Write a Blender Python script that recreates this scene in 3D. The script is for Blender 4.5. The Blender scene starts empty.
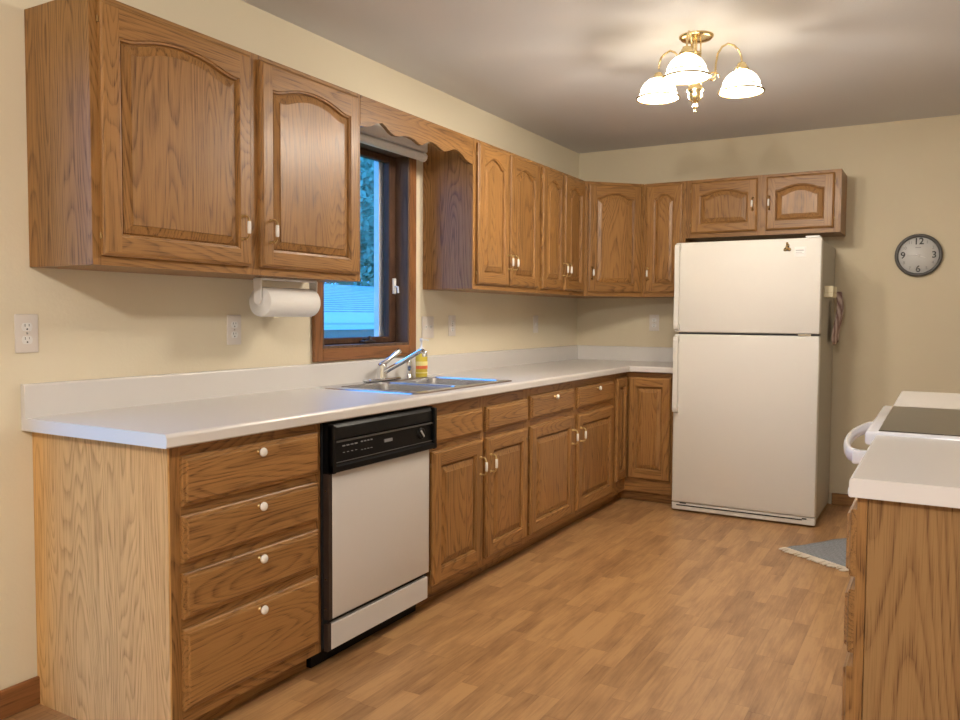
import bpy, bmesh, math, random
from mathutils import Vector, Matrix
PI = math.pi
random.seed(7)
S = bpy.context.scene
COL = S.collection

# ---------------------------------------------------------------- camera
CX, CY, CZ, YAW, PITCH, ROLL, F = 2.4001, -5.6626, 1.2268, 0.5206, -0.0488, 0.0059, 809.37
cam_d = bpy.data.cameras.new('camera'); cam = bpy.data.objects.new('camera', cam_d); COL.objects.link(cam)
fw = Vector((-math.sin(YAW)*math.cos(PITCH), math.cos(YAW)*math.cos(PITCH), math.sin(PITCH)))
r0 = Vector((math.cos(YAW), math.sin(YAW), 0)); u0 = r0.cross(fw)
rr = math.cos(ROLL)*r0 + math.sin(ROLL)*u0; uu = math.cos(ROLL)*u0 - math.sin(ROLL)*r0
M4 = Matrix((rr, uu, -fw)).transposed().to_4x4(); M4.translation = Vector((CX, CY, CZ))
cam.matrix_world = M4
cam_d.sensor_width = 36; cam_d.lens = F*36/960
cam_d.shift_x = (480-479.36)/960; cam_d.shift_y = (356.11-360)/960
cam_d.clip_start = 0.05; cam_d.clip_end = 200
S.camera = cam

# ---------------------------------------------------------------- world, exposure, lights
S.view_settings.view_transform = 'Standard'; S.view_settings.look = 'None'
S.view_settings.gamma = 1; S.view_settings.use_curve_mapping = False
S.view_settings.exposure = 1.0
W = bpy.data.worlds.new('world'); S.world = W; W.use_nodes = True
bg = W.node_tree.nodes['Background']
bg.inputs[0].default_value = (0.07, 0.36, 1.0, 1); bg.inputs[1].default_value = 2.3

def point(name, loc, power, color, radius):
    d = bpy.data.lights.new(name, 'POINT'); d.energy = power; d.color = color; d.shadow_soft_size = radius
    o = bpy.data.objects.new(name, d); o.location = loc; COL.objects.link(o); return o
def area(name, loc, rot, sx, sy, power, color):
    d = bpy.data.lights.new(name, 'AREA'); d.shape = 'RECTANGLE'; d.size = sx; d.size_y = sy; d.energy = power; d.color = color
    o = bpy.data.objects.new(name, d); o.location = loc; o.rotation_euler = rot; COL.objects.link(o); return o
WARM = (1.0, 0.90, 0.77)
CHAND_W = 11; DINING_W = 62; DAY_W = 120
# the sky enters through the patio door of the dining end and the kitchen window (portals only steer the sampling)
PY0, PY1 = -5.50, -4.43      # patio door opening in the left wall of the dining end
pd = area('patio_daylight', (-.10, (PY0+PY1)/2, 1.08), (0, -PI/2, 0), 2.0, PY1-PY0-.1, 10, (1, 1, 1)); pd.data.cycles.is_portal = True
pd = area('window_daylight', (-.12, -2.56, 1.57), (0, -PI/2, 0), .9, .55, 10, (1, 1, 1)); pd.data.cycles.is_portal = True
# the dining area's ceiling lamp bulb
point('dining_bulb', (2.05, -6.25, 2.24), DINING_W, (1.0, 0.93, 0.85), 0.07)

FZ = 0.0234      # floor level
H = 2.4455       # ceiling level
YR = -8.6        # rear wall
XR = 3.9         # right wall

# ---------------------------------------------------------------- node helpers
def newmat(name):
    m = bpy.data.materials.new(name); m.use_nodes = True
    return m, m.node_tree.nodes, m.node_tree.links, m.node_tree.nodes['Principled BSDF']
def plain(name, c, rough=.5, metal=0, coat=0, bump=0, bscale=200, spec=.5, emit=None, es=0):
    m, N, L, b = newmat(name)
    b.inputs['Base Color'].default_value = (*c, 1); b.inputs['Roughness'].default_value = rough
    b.inputs['Metallic'].default_value = metal; b.inputs['Coat Weight'].default_value = coat
    b.inputs['Specular IOR Level'].default_value = spec
    if emit: b.inputs['Emission Color'].default_value = (*emit, 1); b.inputs['Emission Strength'].default_value = es
    if bump:
        t = N.new('ShaderNodeTexCoord'); n = N.new('ShaderNodeTexNoise'); n.inputs['Scale'].default_value = bscale
        L.new(t.outputs['Object'], n.inputs['Vector']); bp = N.new('ShaderNodeBump'); bp.inputs['Strength'].default_value = bump
        bp.inputs['Distance'].default_value = .002
        L.new(n.outputs['Fac'], bp.inputs['Height']); L.new(bp.outputs['Normal'], b.inputs['Normal'])
    return m
def math_node(N, L, op, a, b=None, c=None):
    n = N.new('ShaderNodeMath'); n.operation = op
    for i, v in enumerate((a, b, c)):
        if v is None: continue
        if isinstance(v, (int, float)): n.inputs[i].default_value = v
        else: L.new(v, n.inputs[i])
    return n.outputs[0]

def oak(name, axis, light, dark, rough=.42, coat=.08, ring=27, across=7.5, along=.95, seed=0.0, spec=.36):
    """oak with cathedral figure: contour lines of a stretched noise, plus open pores; axis = grain direction"""
    m, N, L, b = newmat(name)
    t = N.new('ShaderNodeTexCoord'); oi = N.new('ShaderNodeObjectInfo')
    rnd = N.new('ShaderNodeVectorMath'); rnd.operation = 'MULTIPLY_ADD'
    comb = N.new('ShaderNodeCombineXYZ')
    r1 = math_node(N, L, 'MULTIPLY', oi.outputs['Random'], 37.0)
    r2 = math_node(N, L, 'MULTIPLY', oi.outputs['Random'], 91.0)
    r3 = math_node(N, L, 'MULTIPLY', oi.outputs['Random'], 17.0)
    L.new(r1, comb.inputs[0]); L.new(r2, comb.inputs[1]); L.new(r3, comb.inputs[2])
    add = N.new('ShaderNodeVectorMath'); add.operation = 'ADD'
    L.new(t.outputs['Object'], add.inputs[0]); L.new(comb.outputs[0], add.inputs[1])
    def mapped(ac, al):
        mp = N.new('ShaderNodeMapping'); s = [ac, ac, ac]; s[axis] = al
        mp.inputs['Scale'].default_value = s; mp.inputs['Location'].default_value = (seed, seed*.7, seed*1.3)
        L.new(add.outputs[0], mp.inputs['Vector']); return mp.outputs[0]
    def noise(vec, detail, rough_=.5, dist=0):
        n = N.new('ShaderNodeTexNoise'); n.inputs['Scale'].default_value = 1; n.inputs['Detail'].default_value = detail
        n.inputs['Roughness'].default_value = rough_; n.inputs['Distortion'].default_value = dist
        L.new(vec, n.inputs['Vector']); return n.outputs['Fac']
    n1 = noise(mapped(across, along), 1.2, .4, .15)
    n1b = noise(mapped(34, 5), 2)
    v = math_node(N, L, 'MULTIPLY_ADD', n1, ring, math_node(N, L, 'MULTIPLY', n1b, .55))
    fr = math_node(N, L, 'FRACT', v)
    rp = N.new('ShaderNodeValToRGB'); e = rp.color_ramp.elements
    e[0].position = 0; e[0].color = (1, 1, 1, 1); e[1].position = 1; e[1].color = (.75, .75, .75, 1)
    for p_, g in ((.16, .62), (.45, .12), (.85, .05), (.97, .5)):
        q = e.new(p_); q.color = (g, g, g, 1)
    L.new(fr, rp.inputs[0])
    pores = noise(mapped(420, 9), 2, .6)
    pr = N.new('ShaderNodeValToRGB'); pr.color_ramp.elements[0].position = .50; pr.color_ramp.elements[1].position = .66
    L.new(pores, pr.inputs[0])
    streak = noise(mapped(110, 2.2), 3, .6)
    tone = noise(mapped(7, .6), 2, .5)
    ringf = math_node(N, L, 'MULTIPLY', rp.outputs[0], math_node(N, L, 'MULTIPLY_ADD', pr.outputs[0], .6, .42))
    f = math_node(N, L, 'ADD', ringf, math_node(N, L, 'MULTIPLY', pr.outputs[0], .24))
    f = math_node(N, L, 'ADD', f, math_node(N, L, 'MULTIPLY_ADD', streak, .8, -.36))
    f = math_node(N, L, 'ADD', f, math_node(N, L, 'MULTIPLY_ADD', tone, .5, -.25))
    f = math_node(N, L, 'ADD', f, math_node(N, L, 'MULTIPLY_ADD', oi.outputs['Random'], .16, -.08))
    mx = N.new('ShaderNodeMix'); mx.data_type = 'RGBA'; mx.clamp_factor = True
    mx.inputs[6].default_value = (*light, 1); mx.inputs[7].default_value = (*dark, 1)
    L.new(f, mx.inputs[0]); L.new(mx.outputs[2], b.inputs['Base Color'])
    b.inputs['Roughness'].default_value = rough; b.inputs['Coat Weight'].default_value = coat; b.inputs['Coat Roughness'].default_value = .22; b.inputs['Specular IOR Level'].default_value = spec
    bp = N.new('ShaderNodeBump'); bp.inputs['Strength'].default_value = .12; bp.inputs['Distance'].default_value = .001
    bp.invert = True
    L.new(pores, bp.inputs['Height']); L.new(bp.outputs['Normal'], b.inputs['Normal'])
    return m
OL, OD = (0.35, 0.176, 0.055), (0.095, 0.038, 0.009)
M = {}
M['oak_v'] = oak('honey_oak_upright_grain', 2, OL, OD)
M['oak_h'] = oak('honey_oak_level_grain', 0, OL, OD, seed=3.1)
M['oak_y'] = oak('honey_oak_depth_grain', 1, OL, OD, seed=5.3)
M['oak_panel'] = oak('lit_oak_veneer', 2, (0.70, 0.425, 0.170), (0.36, 0.190, 0.062), rough=.75, coat=0, spec=.15, ring=22, across=11, along=1.2)  # the strong light on the end panel is put into this lighter oak
M['trim_v'] = oak('red_brown_trim_upright', 2, (0.27, 0.115, 0.04), (0.12, 0.045, 0.014), ring=10)
M['trim_y'] = oak('red_brown_trim_level', 1, (0.27, 0.115, 0.04), (0.12, 0.045, 0.014), ring=10)
M['sash'] = oak('dark_brown_sash_wood', 2, (0.085, 0.038, 0.018), (0.04, 0.016, 0.008), ring=8, rough=.6, coat=0)
M['jamb'] = oak('weathered_brown_jamb', 2, (0.14, 0.085, 0.055), (0.06, 0.036, 0.024), ring=12, rough=.65, coat=0)
M['white_ceramic'] = plain('white_porcelain', (.86, .84, .80), .12, coat=.5)
M['brass'] = plain('polished_brass', (.80, .63, .34), .2, metal=1)
M['brass_dull'] = plain('antique_brass', (.36, .24, .10), .35, metal=1)
M['brass_hw'] = plain('aged_brass_hardware', (.52, .37, .17), .28, metal=1)
M['chrome'] = plain('chrome', (.78, .80, .82), .10, metal=1)
M['steel'] = plain('brushed_steel', (.62, .63, .65), .24, metal=1)
M['laminate'] = plain('off_white_laminate', (.71, .69, .67), .27, coat=0, spec=1.0)
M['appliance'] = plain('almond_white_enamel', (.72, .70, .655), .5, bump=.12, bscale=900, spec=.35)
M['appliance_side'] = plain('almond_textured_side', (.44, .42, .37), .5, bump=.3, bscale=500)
M['dishfront'] = plain('light_grey_metal_front', (.63, .605, .58), .36, coat=.05)
M['black'] = plain('black_plastic', (.003, .003, .0035), .4, spec=.2)
M['black_matte'] = plain('matt_black', (.012, .012, .013), .7)
M['darkbrown'] = plain('dark_brown_edge', (.035, .02, .014), .5)
M['grey'] = plain('mid_grey', (.25, .25, .26), .5)
M['print'] = plain('pale_grey_print', (.45, .45, .46), .5)
M['white'] = plain('white_plastic', (.82, .81, .79), .3)
M['range_white'] = plain('bright_white_enamel', (.86, .87, .90), .18, coat=.4)
M['cream'] = plain('cream_plastic', (.80, .72, .50), .4)
M['paper'] = plain('white_paper_towel', (.84, .83, .81), .9, bump=.3, bscale=300)
M['plate'] = plain('light_almond_wall_plate', (.72, .67, .62), .35)
M['clockgrey'] = plain('charcoal_grey_rim', (.085, .082, .078), .35)
M['clockface'] = plain('silver_grey_dial', (.60, .60, .59), .4)
M['ink'] = plain('black_ink', (.02, .02, .02), .5)
M['ceiling'] = plain('painted_ceiling', (.70, .70, .72), .95, bump=.25, bscale=120)
M['blind'] = plain('pale_grey_blind_fabric', (.62, .61, .60), .6)
M['blindtube'] = plain('white_blind_tube', (.80, .80, .80), .35)
M['cookglass'] = plain('dark_ceramic_glass', (.055, .048, .036), .30, coat=.25)
M['leaf'] = plain('green_leaf', (.26, .36, .24), .6)
M['bark'] = plain('bark', (.12, .09, .07), .9)
M['towel'] = None

def wall_mat(name, c):
    m, N, L, b = newmat(name)
    t = N.new('ShaderNodeTexCoord'); n = N.new('ShaderNodeTexNoise'); n.inputs['Scale'].default_value = 2.2; n.inputs['Detail'].default_value = 3
    L.new(t.outputs['Object'], n.inputs['Vector'])
    rp = N.new('ShaderNodeValToRGB'); rp.color_ramp.elements[0].position = .3; rp.color_ramp.elements[1].position = .75
    rp.color_ramp.elements[0].color = (*[x*.965 for x in c], 1); rp.color_ramp.elements[1].color = (*c, 1)
    L.new(n.outputs['Fac'], rp.inputs[0]); L.new(rp.outputs[0], b.inputs['Base Color'])
    b.inputs['Roughness'].default_value = .75
    n2 = N.new('ShaderNodeTexNoise'); n2.inputs['Scale'].default_value = 90; n2.inputs['Detail'].default_value = 2
    L.new(t.outputs['Object'], n2.inputs['Vector'])
    bp = N.new('ShaderNodeBump'); bp.inputs['Strength'].default_value = .15; bp.inputs['Distance'].default_value = .003
    L.new(n2.outputs['Fac'], bp.inputs['Height']); L.new(bp.outputs['Normal'], b.inputs['Normal'])
    return m
M['wall'] = wall_mat('cream_wall_paint', (.76, .685, .52))
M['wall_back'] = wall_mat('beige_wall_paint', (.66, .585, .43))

def floor_mat():
    m, N, L, b = newmat('laminate_strip_floor')
    t = N.new('ShaderNodeTexCoord'); sp = N.new('ShaderNodeSeparateXYZ'); L.new(t.outputs['Object'], sp.inputs[0])
    X, Y = sp.outputs[0], sp.outputs[1]
    wd, ln = .066, .42
    xr = math_node(N, L, 'DIVIDE', X, wd); row = math_node(N, L, 'FLOOR', xr); fx = math_node(N, L, 'FRACT', xr)
    wn = N.new('ShaderNodeTexWhiteNoise'); wn.noise_dimensions = '1D'; L.new(row, wn.inputs['W'])
    yr = math_node(N, L, 'ADD', math_node(N, L, 'DIVIDE', Y, ln), math_node(N, L, 'MULTIPLY', wn.outputs['Value'], 7.3))
    cell = math_node(N, L, 'FLOOR', yr); fy = math_node(N, L, 'FRACT', yr)
    cb = N.new('ShaderNodeCombineXYZ'); L.new(row, cb.inputs[0]); L.new(cell, cb.inputs[1])
    wn2 = N.new('ShaderNodeTexWhiteNoise'); wn2.noise_dimensions = '2D'; L.new(cb.outputs[0], wn2.inputs['Vector'])
    tone = wn2.outputs['Value']
    off = N.new('ShaderNodeVectorMath'); off.operation = 'MULTIPLY_ADD'; L.new(wn2.outputs['Color'], off.inputs[0])
    off.inputs[1].default_value = (9, 9, 9); L.new(t.outputs['Object'], off.inputs[2])
    def noise(sx, sy, det, rg=.6):
        mp = N.new('ShaderNodeMapping'); mp.inputs['Scale'].default_value = (sx, sy, 1); L.new(off.outputs[0], mp.inputs['Vector'])
        n = N.new('ShaderNodeTexNoise'); n.inputs['Scale'].default_value = 1; n.inputs['Detail'].default_value = det
        n.inputs['Roughness'].default_value = rg; L.new(mp.outputs[0], n.inputs['Vector']); return n.outputs['Fac']
    g1 = noise(14, 3, 4, .65); g2 = noise(110, 6, 3)
    f = math_node(N, L, 'MULTIPLY_ADD', tone, .46, -.05)
    f = math_node(N, L, 'ADD', f, math_node(N, L, 'MULTIPLY_ADD', g1, 1.7, -.80))
    f = math_node(N, L, 'ADD', f, math_node(N, L, 'MULTIPLY_ADD', g2, 1.0, -.43))
    # seams
    ex = math_node(N, L, 'MINIMUM', fx, math_node(N, L, 'SUBTRACT', 1, fx))
    ey = math_node(N, L, 'MINIMUM', fy, math_node(N, L, 'SUBTRACT', 1, fy))
    sx = math_node(N, L, 'LESS_THAN', ex, .018); sy = math_node(N, L, 'LESS_THAN', ey, .004)
    seam = math_node(N, L, 'MAXIMUM', sx, sy)
    f = math_node(N, L, 'ADD', f, math_node(N, L, 'MULTIPLY', seam, .22))
    mx = N.new('ShaderNodeMix'); mx.data_type = 'RGBA'; mx.clamp_factor = True
    mx.inputs[6].default_value = (.50, .29, .125, 1); mx.inputs[7].default_value = (.20, .088, .030, 1)
    L.new(f, mx.inputs[0]); L.new(mx.outputs[2], b.inputs['Base Color'])
    b.inputs['Roughness'].default_value = .38; b.inputs['Coat Weight'].default_value = .1
    return m
M['floor'] = floor_mat()

def striped(name, c1, c2, scale, axis='X', rough=.95):
    m, N, L, b = newmat(name)
    t = N.new('ShaderNodeTexCoord'); w = N.new('ShaderNodeTexWave'); w.bands_direction = axis
    w.inputs['Scale'].default_value = scale; w.inputs['Distortion'].default_value = 1.2; w.inputs['Detail'].default_value = 3
    w.inputs['Detail Scale'].default_value = 4
    L.new(t.outputs['Object'], w.inputs['Vector'])
    mx = N.new('ShaderNodeMix'); mx.data_type = 'RGBA'; mx.inputs[6].default_value = (*c1, 1); mx.inputs[7].default_value = (*c2, 1)
    L.new(w.outputs['Fac'], mx.inputs[0]); L.new(mx.outputs[2], b.inputs['Base Color']); b.inputs['Roughness'].default_value = rough
    return m
M['rug'] = striped('woven_blue_grey_wool', (.10, .115, .135), (.40, .42, .44), 22, 'Y')
M['fringe'] = plain('cream_fringe_yarn', (.74, .66, .56), .95)
M['towel'] = striped('mauve_striped_cotton', (.26, .16, .15), (.62, .52, .50), 14, 'Y')
M['siding'] = striped('lap_siding', (.30, .31, .32), (.38, .38, .38), 1.3, 'Z', .8)
M['shingle'] = striped('roof_shingles', (.16, .19, .21), (.42, .46, .48), 1.1, 'X', .9)
M['soffit'] = plain('white_fascia_board', (.62, .62, .62), .6)
M['grass'] = plain('lawn', (.10, .22, .06), .95)

def glass_mat():
    m, N, L, b = newmat('window_glass'); N.remove(b)
    out = [n for n in N if n.type == 'OUTPUT_MATERIAL'][0]
    tr = N.new('ShaderNodeBsdfTransparent'); gl = N.new('ShaderNodeBsdfGlossy'); gl.inputs['Roughness'].default_value = .02
    lw = N.new('ShaderNodeLayerWeight'); lw.inputs['Blend'].default_value = .5; ms = N.new('ShaderNodeMixShader')
    pw = math_node(N, L, 'POWER', lw.outputs['Facing'], 4.0); fr = math_node(N, L, 'MULTIPLY_ADD', pw, .6, .03)
    L.new(fr, ms.inputs[0]); L.new(tr.outputs[0], ms.inputs[1]); L.new(gl.outputs[0], ms.inputs[2]); L.new(ms.outputs[0], out.inputs[0])
    return m
M['glass'] = glass_mat()
def soap_mat():
    m, N, L, b = newmat('yellow_liquid_soap')
    b.inputs['Base Color'].default_value = (.92, .74, .10, 1); b.inputs['Roughness'].default_value = .12
    b.inputs['Transmission Weight'].default_value = .25; b.inputs['Coat Weight'].default_value = .5
    return m
M['soap'] = soap_mat()
M['label'] = plain('orange_red_label', (.72, .16, .05), .5)
M['label2'] = plain('pale_yellow_label', (.85, .75, .30), .5)
def shade_mat():
    m, N, L, b = newmat('lit_opal_glass')
    b.inputs['Base Color'].default_value = (.9, .88, .82, 1); b.inputs['Roughness'].default_value = .15
    b.inputs['Emission Color'].default_value = (1, .88, .68, 1); b.inputs['Emission Strength'].default_value = 3.0
    return m
M['shade'] = shade_mat()
M['bulb'] = plain('lit_bulb', (1, 1, 1), .3, emit=(1, .88, .68), es=12)

# ---------------------------------------------------------------- mesh builder
class MB:
    def __init__(s): s.v = []; s.f = []; s.m = []; s.sm = []
    def add(s, vs, fs, mi=0, smooth=False):
        b = len(s.v); s.v += [tuple(v) for v in vs]
        for f in fs: s.f.append([b+i for i in f]); s.m.append(mi); s.sm.append(smooth)
        return s
    def box(s, a, b, mi=0, bev=0, seg=1):
        x0, y0, z0 = [min(a[i], b[i]) for i in range(3)]; x1, y1, z1 = [max(a[i], b[i]) for i in range(3)]
        if bev <= 0:
            vs = [(x0,y0,z0),(x1,y0,z0),(x1,y1,z0),(x0,y1,z0),(x0,y0,z1),(x1,y0,z1),(x1,y1,z1),(x0,y1,z1)]
            return s.add(vs, [(0,3,2,1),(4,5,6,7),(0,1,5,4),(1,2,6,5),(2,3,7,6),(3,0,4,7)], mi)
        bm = bmesh.new(); bmesh.ops.create_cube(bm, size=1)
        for v in bm.verts: v.co = ((x0+x1)/2+v.co.x*(x1-x0), (y0+y1)/2+v.co.y*(y1-y0), (z0+z1)/2+v.co.z*(z1-z0))
        bev = min(bev, .49*min(x1-x0, y1-y0, z1-z0))
        bmesh.ops.bevel(bm, geom=bm.edges[:], offset=bev, segments=seg, affect='EDGES', profile=.5)
        bm.verts.index_update()
        s.add([v.co[:] for v in bm.verts], [[v.index for v in f.verts] for f in bm.faces], mi, seg > 1); bm.free(); return s
    def lathe(s, prof, c=(0,0,0), axis=(0,0,1), n=24, mi=0, smooth=True, caps=True):
        ax = Vector(axis).normalized(); t = Vector((1,0,0)) if abs(ax.x) < .9 else Vector((0,1,0))
        u = ax.cross(t).normalized(); w = ax.cross(u); c = Vector(c); vs = []; fs = []
        for r, h in prof:
            for k in range(n):
                a = 2*PI*k/n; vs.append(c+ax*h+(u*math.cos(a)+w*math.sin(a))*max(r, 1e-5))
        for i in range(len(prof)-1):
            for k in range(n): fs.append((i*n+k, i*n+(k+1)%n, (i+1)*n+(k+1)%n, (i+1)*n+k))
        s.add(vs, fs, mi, smooth)
        if caps:
            for i in (0, len(prof)-1):
                if prof[i][0] > 1e-4: s.add(vs[i*n:(i+1)*n], [list(range(n))], mi)
        return s
    def cyl(s, a, b, r, n=16, mi=0, r2=None):
        a = Vector(a); b = Vector(b); return s.lathe([(r,0),(r if r2 is None else r2,(b-a).length)], a, b-a, n, mi)
    def tube(s, pts, r, n=10, mi=0, closed=False):
        pts = [Vector(p) for p in pts]; R = r if isinstance(r, (list, tuple)) else [r]*len(pts); vs = []; fs = []
        prev = None
        for i, p in enumerate(pts):
            d = (pts[min(i+1, len(pts)-1)]-pts[max(i-1, 0)]).normalized()
            if prev is None:
                t = Vector((0,0,1)) if abs(d.z) < .9 else Vector((1,0,0)); u = d.cross(t).normalized()
            else:
                u = (prev-d*prev.dot(d)).normalized()
            prev = u; w = d.cross(u)
            for k in range(n):
                a = 2*PI*k/n; vs.append(p+(u*math.cos(a)+w*math.sin(a))*R[i])
        for i in range(len(pts)-1):
            for k in range(n): fs.append((i*n+k, i*n+(k+1)%n, (i+1)*n+(k+1)%n, (i+1)*n+k))
        s.add(vs, fs, mi, True); s.add(vs[:n], [list(range(n))], mi); s.add(vs[-n:], [list(range(n))], mi); return s
    def prism(s, poly, a, b, plane='xz', mi=0, mside=None):
        """extrude a 2D polygon along the remaining axis from a to b"""
        def P(p, t): return {'xz': (p[0], t, p[1]), 'yz': (t, p[0], p[1]), 'xy': (p[0], p[1], t)}[plane]
        n = len(poly); vs = [P(p, a) for p in poly]+[P(p, b) for p in poly]
        s.add(vs, [list(range(n)), list(range(2*n-1, n-1, -1))], mi)
        s.add(vs, [(i, (i+1) % n, n+(i+1) % n, n+i) for i in range(n)], mi if mside is None else mside); return s
    def sphere(s, c, r, n=14, mi=0, sz=1):
        return s.lathe([(r*math.sin(PI*k/n), -r*sz*math.cos(PI*k/n)) for k in range(n+1)], c, (0,0,1), 2*n, mi, caps=False)
    def build(s, name, mats, parent=None, loc=None, rot=None):
        me = bpy.data.meshes.new(name); me.from_pydata(s.v, [], s.f)
        if not isinstance(mats, (list, tuple)): mats = [mats]
        for m in mats: me.materials.append(m)
        me.polygons.foreach_set('material_index', s.m); me.polygons.foreach_set('use_smooth', s.sm)
        bm = bmesh.new(); bm.from_mesh(me); bmesh.ops.recalc_face_normals(bm, faces=bm.faces); bm.to_mesh(me); bm.free()
        me.update()
        o = bpy.data.objects.new(name, me); COL.objects.link(o)
        if parent: o.parent = parent
        if loc: o.location = loc
        if rot: o.rotation_euler = rot
        return o
def tag(o, label, cat, group=None):
    o['label'] = label; o['category'] = cat
    if group: o['group'] = group
    return o
def thing(name, label, cat, loc=(0,0,0), rz=0, group=None):
    o = bpy.data.objects.new(name, None); COL.objects.link(o); o.empty_display_size = .1
    o.location = loc; o.rotation_euler = (0, 0, rz); return tag(o, label, cat, group)
def struct(o): o['kind'] = 'structure'; return o
def text_mesh(txt, size, mat, name, parent, loc, rot, extr=.0004, bold=0, sx=1):
    c = bpy.data.curves.new('txt', 'FONT'); c.body = txt; c.size = size; c.extrude = extr; c.align_x = 'CENTER'; c.align_y = 'CENTER'; c.offset = bold
    t = bpy.data.objects.new('txt', c); COL.objects.link(t)
    bpy.context.view_layer.update()
    me = bpy.data.meshes.new_from_object(t.evaluated_get(bpy.context.evaluated_depsgraph_get()))
    bpy.data.objects.remove(t); me.name = name; me.materials.clear(); me.materials.append(mat)
    o = bpy.data.objects.new(name, me); COL.objects.link(o); o.parent = parent; o.location = loc; o.rotation_euler = rot; o.scale = (sx, 1, 1)
    return o

# ---------------------------------------------------------------- room shell
struct(MB().box((-.0, YR, FZ-.1), (XR, 0, FZ)).build('floor', M['floor']))
struct(MB().box((-.15, YR-.15, H), (XR+.15, .15, H+.1)).build('ceiling', M['ceiling']))
# window opening in the left wall: y WY0..WY1, z WZ0..WZ1
WY0, WY1, WZ0, WZ1 = -2.898, -2.226, 1.080, 2.05
b = MB()
b.box((-.15, YR, FZ-.1), (0, PY0, H)); b.box((-.15, PY0, 2.08), (0, PY1, H)); b.box((-.15, PY0, FZ-.1), (0, PY1, FZ)); b.box((-.15, PY1, FZ-.1), (0, WY0, H)); b.box((-.15, WY1, FZ-.1), (0, .15, H))
b.box((-.15, WY0, FZ-.1), (0, WY1, WZ0)); b.box((-.15, WY0, WZ1), (0, WY1, H))
struct(b.build('wall_left', M['wall']))
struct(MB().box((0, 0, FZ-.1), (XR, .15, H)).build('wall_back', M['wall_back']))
struct(MB().box((XR, YR, FZ-.1), (XR+.15, .15, H)).build('wall_right', M['wall']))
struct(MB().box((-.15, YR-.15, FZ-.1), (XR+.15, YR, H)).build('wall_rear', M['wall']))
b = MB(); ym = (PY0+PY1)/2
for y0, y1 in ((PY0, PY0+.05), (ym-.03, ym+.03), (PY1-.05, PY1)): b.box((-.09, y0, FZ), (-.04, y1, 2.08))
for z0, z1 in ((FZ, FZ+.08), (2.01, 2.08)): b.box((-.09, PY0+.05, z0), (-.04, ym-.03, z1)); b.box((-.09, ym+.03, z0), (-.04, PY1-.05, z1))
struct(b.build('door_1', M['white']))
# baseboards
def baseboard(name, a, c, mat):
    struct(MB().box(a, c, bev=.004).build(name, mat))
baseboard('baseboard_left', (0.001, PY1+.01, FZ), (.014, -4.209, FZ+.088), M['trim_y'])
baseboard('baseboard_back', (1.80, -.014, FZ), (XR-.002, -.001, FZ+.075), M['oak_h'])

# ---------------------------------------------------------------- window in the left wall
wroot = bpy.data.objects.new('window_1', None); COL.objects.link(wroot); wroot.location = (0, (WY0+WY1)/2, WZ0); struct(wroot)
def wb(): return MB()
ox, oy, oz = 0, -(WY0+WY1)/2, -WZ0
def L3(x, y, z): return (x+ox, y+oy, z+oz)
TW = .058
c = MB()
c.box(L3(.001, WY0-TW, WZ0-TW), L3(.018, WY0, WZ1+TW), 0, .004); c.box(L3(.001, WY1, WZ0-TW), L3(.018, WY1+TW, WZ1+TW), 0, .004)
c.box(L3(.001, WY0, WZ0-TW), L3(.018, WY1, WZ0), 1, .004); c.box(L3(.001, WY0, WZ1), L3(.018, WY1, WZ1+TW), 1, .004)
c.build('casing', [M['trim_v'], M['trim_y']], wroot)
c = MB()
c.box(L3(-.15, WY0, WZ0), L3(.012, WY0+.012, WZ1)); c.box(L3(-.15, WY1-.012, WZ0), L3(.012, WY1, WZ1))
c.box(L3(-.15, WY0+.012, WZ0), L3(.012, WY1-.012, WZ0+.012)); c.box(L3(-.15, WY0+.012, WZ1-.012), L3(.012, WY1-.012, WZ1))
c.build('jamb', [M['jamb']], wroot)
a0, a1, z0_, z1_ = WY0+.013, WY1-.013, WZ0+.013, WZ1-.013
c = MB(); sw = .058
c.box(L3(-.10, a0, z0_), L3(-.062, a0+sw, z1_), 0, .004); c.box(L3(-.10, a1-sw, z0_), L3(-.062, a1, z1_), 0, .004)
c.box(L3(-.10, a0+sw, z0_), L3(-.062, a1-sw, z0_+.030), 0, .004); c.box(L3(-.10, a0+sw, z1_-.034), L3(-.062, a1-sw, z1_), 0, .004)
sash = c.build('sash', [M['sash']], wroot)
MB().box(L3(-.088, a0+sw, z0_+.030), L3(-.084, a1-sw, z1_-.034)).build('pane', M['glass'], sash)
c = MB()   # white exterior frame seen through the glass
c.box(L3(-.145, a0+.02, z0_+.01), L3(-.115, a0+sw+.012, z1_-.01)); c.box(L3(-.145, a1-sw-.018, z0_+.01), L3(-.115, a1-.02, z1_-.01))
c.build('exterior_frame', M['white'], wroot)
c = MB()
c.box(L3(-.062, a1-.036, 1.34), L3(-.050, a1-.012, 1.42), 0, .003); c.tube([L3(-.05, a1-.024, 1.38), L3(-.03, a1-.028, 1.375), L3(-.026, a1-.03, 1.345)], .005)
c.build('sash_lock', M['white'], wroot)
c = MB()
yc = -2.50
c.box(L3(-.062, yc-.045, WZ0+.014), L3(-.025, yc+.045, WZ0+.028), 0, .005, 2)
c.lathe([(.014,0),(.012,.014),(.006,.018)], L3(-.04, yc+.01, WZ0+.028)); c.tube([L3(-.04, yc+.01, WZ0+.045), L3(-.03, yc-.02, WZ0+.040), L3(-.028, yc-.045, WZ0+.034)], .0045)
c.sphere(L3(-.028, yc-.05, WZ0+.036), .008)
c.build('crank_handle', M['darkbrown'], wroot)

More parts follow.
